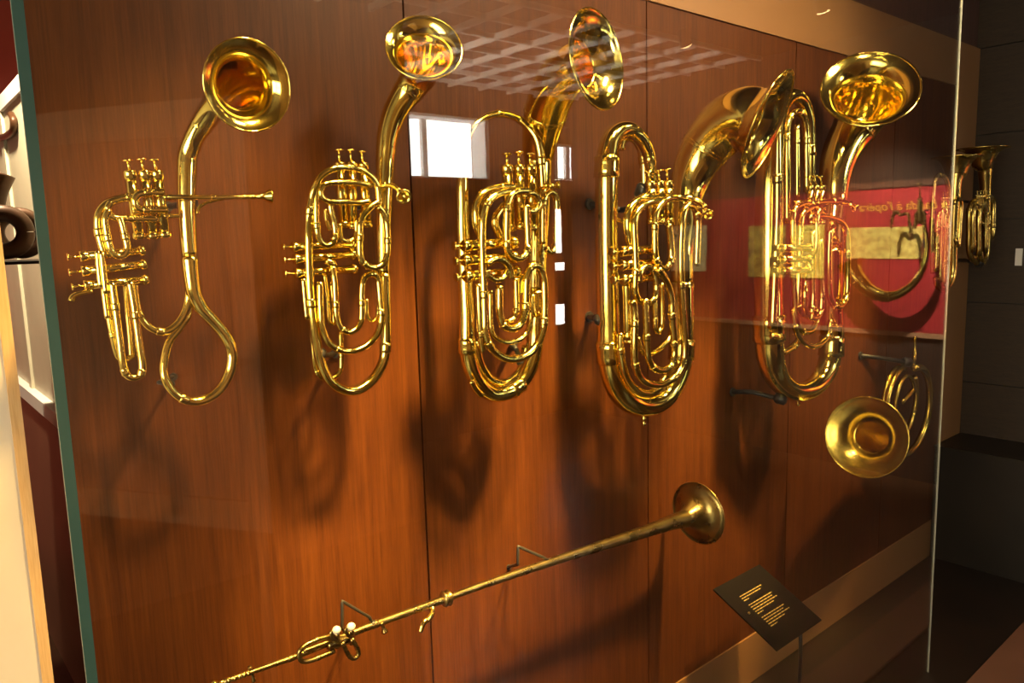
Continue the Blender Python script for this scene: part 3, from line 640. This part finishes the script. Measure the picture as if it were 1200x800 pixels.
H.bell([(974, 290, -.16, 12.6), (975, 260, -.145, 13.2), (977, 235, -.133, 15), (978, 215, -.13, 17)],
       (1019.5, 103.5, -.23), ndir(1019.5, 103.5, -.23, .76, .2, -.98), 54, .55, .50, .35, fer=.78, inner_from=.4, herm=(1.6, 1.3, 25))
H.tube('valve_crook', [(922, 262), (922, 215), (922, 165), (923.5, 145), (928.5, 133.5), (935.5, 131), (942, 137.5), (944.5, 152), (945, 180), (945.5, 225)], 3.3, -.175, (.25, .42, .62, .85))
H.tube('valve_crook', [(934, 146), (934, 185), (934, 235)], 2.4, -.168, (.3,))
H.tube('valve_crook', [(911, 150), (911, 200), (910.5, 260), (907.5, 330), (905, 385)], [4, 4.6, 5, 5, 4.5], -.205, (.3, .7))
for b_, t_, o_ in (((948.3, 207), (950, 217.5), (951, 262)), ((955, 206), (956.5, 217.5), (957.5, 262)), ((961.2, 207), (963, 217.5), (964, 262))):
    H.valve(b_, t_, o_, 3.0, -.205, 1.1)
for b_, t_, o_ in (((909, 290.5), (917, 291), (948, 290)), ((909, 304), (917, 304.3), (948, 303)), ((909, 317), (917, 317.3), (948, 316))):
    H.valve(b_, t_, o_, 3.4, -.228, 1.12)
H.tube('valve_crook', [(952, 238), (940, 239), (932, 244), (929.3, 256), (929.5, 300), (931, 340), (933.5, 372), (938, 386), (945, 389), (952, 386), (957, 376), (958.5, 360)], 2.7, -.205, (.4, .7))
H.tube('valve_crook', [(958, 241), (948, 243.5), (941, 250), (938.5, 262), (937, 300), (935.5, 345), (936, 360), (940, 368), (945, 369.5), (950, 366), (952.3, 355), (952.5, 310), (952.5, 270)], 2.7, -.212, (.3, .5, .8))
H.tube('valve_crook', [(966, 242), (959.5, 247), (957, 258), (956, 290), (946, 310, -.205), (943.3, 340), (944, 362), (949, 371), (955.5, 372.5), (961, 367), (962.8, 352), (962, 310), (961.5, 280)], 2.5, -.22, (.6, .85))
H.tube('valve_slide', [(948, 255), (962, 253), (976, 255.5), (986, 260.5), (991.5, 270), (993, 290), (993, 335), (991, 350), (985, 358.5), (978.5, 358), (973, 349), (971.5, 335), (971.5, 290), (972.5, 270)], 2.7, -.215, (.4, .55, .7))
H.tube('valve_slide', [(930, 360), (932, 383), (937, 396), (946, 404), (955, 405.3), (964, 401), (971, 391), (973.5, 375)], 2.4, -.2, (.15, .9))
H.tube('valve_slide', [(937, 396), (933, 403), (925, 409), (917, 413)], 3.0, -.18, (.4,))
H.tube('mouth_pipe', [(932, 238, -.2), (955, 237, -.205), (978, 236.5, -.215), (996, 238, -.23)], 2.6, fer=(.3, .7))
H.mouthpiece(P(993, 237.6, Y=-.228), P(1004, 244, Y=-.256), 5.5)
H.tube('brace', [(971, 382.5), (979, 382.5), (986, 382.5)], 1.6, -.21, (.6,)); H.tube('brace', [(904, 393.5), (912, 394.5), (916, 395)], 2.2, -.21, (.6,))
H.lathe('bow_knob', P(935, 468, Y=-.16), P(935.3, 476, Y=-.16), [(0, 2.4), (.3, 1.6), (.5, 2.2), (.85, 2.0), (1, .6)])
bracket([P(858, 459, Y=0), P(880, 459, Y=-.06), P(914, 467, Y=-.15)], 'thin black steel arm holding the bow of the largest horn', .008)
bracket([P(976, 268, Y=-.13) * np.array([1, 0, 1]), P(976, 268, Y=-.13)], 'short black steel bracket behind the bell tube of the largest horn', .01)

# ================================================================== HORN 6: round coiled horn, bell towards the room
H = Horn('coiled_horn', P(1062, 531, Y=-.09), 'round coiled natural brass horn with a dull wide bell, hung low', 'horn', BRASS3, -.09)
C6 = P(1064, 481, Y=-.09); k6 = pxm(C6)
def circle(C, rx, rz, y0, y1, a0, a1, n=48):
    a = np.radians(np.linspace(a0, a1, n)); t = np.linspace(0, 1, n)
    return np.array([[C[0] + math.cos(x) * rx, y0 + (y1 - y0) * s, C[2] + math.sin(x) * rz] for x, s in zip(a, t)])
c = np.vstack([circle(C6, 52 * k6, 52 * k6, -.07, -.115, 95, 455, 60)])
v, f = sweep_geo(c, np.linspace(3.0, 4.2, len(c)) * k6, 12); mesh_obj('coil', v, f, BRASS3, H.o)
c = circle(C6 + np.array([-.02, 0, .035]), 40 * k6, 42 * k6, -.05, -.075, 60, 400, 50)
v, f = sweep_geo(c, np.linspace(2.4, 3.0, len(c)) * k6, 10); mesh_obj('coil', v, f, BRASS3, H.o)
c = circle(C6 + np.array([-.03, 0, .03]), 27 * k6, 34 * k6, -.09, -.09, 20, 340, 40)
v, f = sweep_geo(c, [2.3 * k6] * len(c), 10); mesh_obj('crook', v, f, BRASS3, H.o)
H.tube('brace', [(1057, 471), (1072, 455)], 1.7, -.085)
H.tube('mouth_pipe', [(1068, 428, -.08), (1071, 422, -.075), (1072, 410, -.07), (1072, 394, -.07)], [2.2, 1.6, 1.1, 1.0])
H.bell([(1058, 531, -.115, 4.3), (1052, 529, -.118, 7), (1046, 525, -.125, 12), (1038, 520, -.15, 16.5)], (1014.5, 512, -.235), ndir(1014.5, 512, -.235, .94, -1, .1), 47, .42, .42, .25, m=BRASS3, inner_from=.2)
bracket([P(1008, 416.5, Y=0), P(1030, 419, Y=-.03), P(1062, 424, Y=-.075)], 'black steel arm above the round coiled horn', .009)

# ================================================================== LONG TRUMPET
H = Horn('long_trumpet', P(523, 702, Y=-.12), 'very long straight brass trumpet held level by two bent brackets', 'trumpet', BRASS2, -.12)
H.tube('long_tube', [(262, 798.5), (297, 786.5), (349, 768), (390, 751), (432, 734), (475, 718.5), (523, 701)], [2.0, 2.1, 2.6, 2.9, 3.4, 3.5, 3.8], fer=(.12, .2, .33, .72), seg=14)
H.bell([(523, 701, -.12, 3.8), (580, 680.5, -.12, 4.3), (645, 658.5, -.12, 5.0), (705, 639, -.12, 6.0), (760, 621.5, -.12, 7.2), (785, 613, -.12, 8.4)], (818, 601, -.12), (1, -.02, .02), 36.5, .28, .62, .12, m=BRASS2, fer=.05, inner_from=.7)
for u_, v_ in ((268, 796.5), (275, 794), (280.5, 792), (286, 790), (291, 788.3)):
    a = P(u_, v_, Y=-.12); d = nrm(P(349, 768, Y=-.12) - P(262, 798.5, Y=-.12)) * .0035
    H.lathe('bead_ring', a - d, a + d, [(0, 2.0), (.2, 3.4), (.5, 3.9), (.8, 3.4), (1, 2.0)], m=BRASS)
H.mouthpiece(P(266, 797.2, Y=-.12), P(250, 803, Y=-.12), 7.0, m=BRASS)
H.tube('wing_screw', [(292.5, 781), (294, 786), (296, 791), (297.5, 798)], [1.6, .9, .9, 1.7])
a = P(523, 701, Y=-.12); d = nrm(P(560, 687, Y=-.12) - P(500, 709, Y=-.12)) * .012
H.lathe('boss_ring', a - d, a + d, [(0, 4), (.1, 7.5), (.28, 9.6), (.42, 6.5), (.58, 6.5), (.72, 9.6), (.9, 7.5), (1, 4)], m=BRASS2)
H.tube('tuning_loop', [(391, 744.5), (374, 748.5), (358, 756), (351.5, 762), (350.5, 769), (354.5, 774.5), (363, 774), (378, 768.5), (392, 762.5)], 2.0, -.135, (.15, .85))
H.tube('tuning_loop', [(390, 750), (375, 755.5), (356, 762.5)], 1.5, -.137)
for u_, v_ in ((394, 738), (411, 734)):
    H.tube('lever_coil', [(u_ + 1, v_ + 12), (u_ - 4, v_ + 9), (u_ - 6, v_ + 3), (u_ - 2, v_ - 1)], 1.5, -.145)
    q = P(u_ + .5, v_, Y=-.152); k = pxm(q)
    H.lathe('touch_knob', q - np.array([0, 0, 5.0 * k]), q + np.array([0, 0, 5.0 * k]), [(0, .6), (.06, 2.2), (.2, 4), (.4, 4.9), (.6, 4.9), (.8, 4), (.94, 2.2), (1, .6)], m=PEARL)
    H.tube('lever', [(u_ + 1, v_ + 4, -.15), (u_ + 2, v_ + 12, -.135), (u_ + 1, v_ + 20, -.125)], 1.9)
H.tube('key_block', [(384, 756), (398, 752), (412, 747)], [4.2, 5.2, 4.2], -.128)
H.tube('tuning_loop', [(401, 752), (406, 763), (410.5, 769.5), (416, 771), (420, 766.5), (418.5, 759), (412, 748)], 1.9, -.145)
H.tube('thumb_screw', [(447, 729), (449.5, 735), (451, 740)], [1.4, 1.2, 3.4], -.128)
H.tube('finger_hook', [(506, 709.5, -.122), (507, 716, -.13), (503, 724, -.138), (496, 730, -.14), (492.5, 740.5, -.142)], [1.6, 2.2, 2.6, 2.5, 2.0], m=BRASS)
bracket([P(405, 742, Y=0), P(401, 736, Y=-.11), P(401, 704, Y=-.11), P(433, 723, Y=-.12), P(437, 731, Y=-.12)], 'bent black bracket over the knobbed end of the long trumpet', .0032)
bracket([P(596, 664, Y=0), P(607, 661, Y=-.10), P(607, 640, Y=-.10), P(637, 653, Y=-.12), P(645, 658, Y=-.12)], 'bent black bracket near the bell of the long trumpet', .0038)

# ================================================================== two upright horns by the right trim
H = Horn('upright_horn', P(1150, 309, Y=-.18), 'small upright horn with its bell straight up before the dark boards', 'horn', BRASS_DK, -.18)
H.bell([(1142, 300, -.18, 3.0), (1143, 306, -.18, 3.1), (1149, 308, -.18, 3.3), (1154, 304, -.18, 3.6), (1156, 290, -.18, 4), (1155.5, 255, -.18, 5), (1155, 225, -.18, 6), (1154.5, 205, -.18, 7.2), (1153.8, 193, -.18, 8.5)], (1152, 174, -.18), (0, 0, 1), 27.5, .42, .55, .2, m=BRASS_DK, inner_from=.6)
for u_ in (1145.5, 1149, 1152.5): H.valve((u_, 224), (u_, 229), (u_, 262), 1.7, -.195)
H.tube('valve_crook', [(1160, 236), (1156, 233.5), (1146, 234), (1139, 238), (1136, 247), (1135.5, 270), (1135.5, 292), (1138, 302), (1143, 306)], 2.3, -.185, (.5,))
H.tube('valve_crook', [(1150, 250), (1143, 241), (1140.5, 250), (1140.5, 295)], 2.0, -.2); H.tube('valve_crook', [(1147, 300), (1147, 255), (1149, 244), (1153, 243), (1155, 250), (1155, 296)], 1.9, -.205)
H.tube('valve_slide', [(1156, 232), (1161, 231), (1164, 236), (1164, 255), (1163.5, 272), (1161.5, 279), (1158, 275), (1158.5, 250)], 2.0, -.195, (.5,))
H.tube('valve_slide', [(1149, 294), (1150, 303), (1153, 305), (1156, 300), (1158, 262)], 1.9, -.2)
bracket([P(1118, 235, Y=0), P(1140, 237, Y=-.17)], 'thin black rod holding the small upright horn at its top', .006)
bracket([P(1120, 304.5, Y=0), P(1137, 306, Y=-.17), P(1146, 308, Y=-.18)], 'thin black rod under the bow of the small upright horn', .008)
H = Horn('upright_horn', P(1107, 339, Y=-.18), 'taller upright horn with a thin arch, standing half behind the glass edge', 'horn', BRASS_DK, -.18)
H.bell([(1096, 325, -.18, 3.0), (1098, 334, -.18, 3), (1104, 338.5, -.18, 3.2), (1111, 335, -.18, 3.6), (1116, 322, -.18, 4), (1117, 280, -.18, 4.8), (1118, 245, -.18, 5.8), (1119, 222, -.18, 7), (1120, 207, -.18, 8.5)], (1121.5, 184, -.18), (0, 0, 1), 26.5, .42, .75, .16, m=BRASS_DK, inner_from=.6)
H.tube('arch', [(1112, 240), (1111, 220), (1108, 209), (1102, 205), (1096.5, 209.5), (1094, 222), (1092.5, 250), (1091.5, 290), (1093, 320)], 1.7, -.19, (.4,))
for u_ in (1105.5, 1108.8, 1112): H.valve((u_, 225.5), (u_, 231), (u_, 262), 1.5, -.195)
for u_, v0, v1 in ((1099, 252, 318), (1104, 246, 330), (1108.5, 244, 336), (1113, 246, 336)): H.tube('valve_slide', [(u_ + 2, v0 - 3), (u_, v0 + 4), (u_ - 1, (v0 + v1) / 2), (u_ - 2.5, v1)], 1.6, -.205, (.5,))
H.tube('valve_slide', [(1118, 238), (1123, 233), (1126, 238), (1124.5, 265), (1122.5, 288), (1120, 280)], 1.7, -.2)
bracket([P(1085, 248, Y=0), P(1093, 250, Y=-.18)], 'thin black rod holding the taller upright horn beside the glass edge', .006)

# ================================================================== label on a stand
A = P(836, 690, Y=-.10); Bc = P(911, 762, X=A[0]); T = P(890, 661, Y=-.10)
wx_, dv = T - A, Bc - A
nn = nrm(np.cross(dv, wx_)); 
if nn[2] < 0: nn = -nn
foot = A + wx_ * .62 + dv * .93
lb = empty('label_stand', (foot[0], foot[1], 0), 'black caption plate with small gold text on a thin floor stand', 'sign')
vs = [A, A + wx_, A + wx_ + dv, A + dv]; vs = vs + [p - nn * .005 for p in vs]
plate = mesh_obj('caption_plate', vs, [(0, 1, 2, 3), (7, 6, 5, 4), (0, 4, 5, 1), (1, 5, 6, 2), (2, 6, 7, 3), (3, 7, 4, 0)], LABELM, lb, smooth=False)
v, f = sweep_geo(np.array([foot - nn * .004, foot - np.array([0, 0, .05]), [foot[0], foot[1], 0.0]]), [.006, .006, .006], 10); mesh_obj('post', v, f, BLACKM, lb)
v, f = sweep_geo(np.array([[foot[0], foot[1], 0.0], [foot[0], foot[1], .008]]), [.07, .068], 24); mesh_obj('foot_plate', v, f, BLACKM, lb, smooth=False)

def pp_(s_, t_, h=.0006): return A + wx_ * s_ + dv * t_ + nn * h
vs, fs = [], []
for t_, L_ in ((.24, .46), (.275, .40), (.31, .10), (.385, .50), (.42, .47), (.455, .52), (.49, .40), (.525, .12), (.59, .48), (.625, .44), (.66, .52), (.695, .36), (.73, .14)):
    s_ = .235
    while s_ < .235 + L_:
        wl_ = min(random.uniform(.02, .075), .235 + L_ - s_)
        if wl_ < .008: break
        n0 = len(vs)
        vs += [pp_(s_, t_), pp_(s_ + wl_, t_), pp_(s_ + wl_, t_ + .011), pp_(s_, t_ + .011)]; fs.append((n0, n0 + 1, n0 + 2, n0 + 3))
        s_ += wl_ + .012
o = mesh_obj('caption_text', vs, fs, GOLDS, plate, smooth=False); o['label'] = 'rows of tiny gold print'; o['kind'] = 'stuff'
q = pp_(.134, .47, 0)
v, f = sweep_geo(np.array([q, q + nn * .003]), [.004, .003], 12); mesh_obj('screw', v, f, BRASS2, plate)

# ================================================================== black plinth in the far corner
pl = empty('display_plinth', (4.0, -.2, 0), 'low black plinth standing in the far corner before the dark boards', 'plinth')
box('plinth_body', 3.825, 4.145, -.60, -.008, 0, .56, PLINTHM, pl); box('plinth_top', 3.815, 4.146, -.61, -.007, .56, .575, PLINTHM, pl)
sl = box('wall_label', 4.138, 4.147, *sorted((P(1191, 290, X=4.146)[1], P(1199, 290, X=4.146)[1])), 1.42, 1.50, WHITE)
tag(sl, 'small pale label card fixed to the dark boards', 'label')

# ================================================================== next room: pale door leaf, dark coil on a thin shelf
XD = .46
dr = bpy.data.objects.new('door_1', None); COL.objects.link(dr); dr.location = (XD, 1.5, 0); dr['kind'] = 'structure'
ya, yb = .9, 3.13
z_top = P(14, 101, X=XD)[2]; z_bot = P(46, 467, X=XD)[2]
box('door_leaf', XD, XD + .05, ya, yb, z_bot, z_top, DOORM, dr)
box('door_rail', XD - .012, XD, ya, yb, z_top - .05, z_top, WHITE, dr)
box('door_rail', XD - .03, XD, ya, yb, z_bot - .02, z_bot + .03, WHITE, dr)
for yy in (1.25, 2.0): box('door_stile', XD - .01, XD, yy, yy + .06, z_bot, z_top, DOORM, dr)
cb = box('low_cabinet', XD - .02, 1.09, .9, 3.12, 0, z_bot - .02, BROWNC); tag(cb, 'dark red low cabinet under the pale door panel in the next room', 'cabinet')
sp = P(20, 307, Y=1.2)
sh = box('glass_shelf', sp[0] - .3, XD - .012, 1.0, 1.5, sp[2] - .004, sp[2] + .004, PLINTHM); tag(sh, 'thin dark shelf before the pale door panel', 'shelf')
HC = empty('coiled_tuba', P(20, 306, Y=1.2), 'dark bronze coiled tuba lying on the thin shelf in the next room', 'tuba')
def ring_px(u, v, rpx, tpx, Y, name):
    q = P(u, v, Y=Y); k = pxm(q); d = nrm(CAM - q); r_ = nrm(np.cross((0, 0, 1.0), d)); up = np.cross(d, r_)
    a = np.linspace(0, 2 * math.pi, 41); c = np.array([q + (r_ * math.cos(x) + up * math.sin(x)) * rpx * k for x in a])
    v_, f_ = sweep_geo(c, [tpx * k] * len(c), 14, cap=False); mesh_obj(name, v_, f_, LEATHER, HC)
ring_px(4, 272, 22, 10, 1.15, 'coil'); ring_px(23, 273, 22, 8, 1.25, 'coil')
q = P(3, 205, Y=1.2); k = pxm(q)
v, f = sweep_geo(catmull([[*P(-6, 250, Y=1.2)], [*P(-4, 225, Y=1.2)], [*P(2, 204, Y=1.2)]], 8), np.linspace(9, 14, 17) * k, 16); mesh_obj('bell', v, f, LEATHER, HC)
hk = catmull([P(-4, 162, X=XD - .012), P(8, 159, X=XD - .012), P(16, 150, X=XD - .012), P(16, 141, X=XD - .012), P(13, 134, X=XD - .012)], 8)
v, f = sweep_geo(hk, [.012] * len(hk), 8)
hb = mesh_obj('bent_hook', v, f, LEATHER, None, base=hk[0]); tag(hb, 'thin brown bent hook against the pale door panel', 'hook')
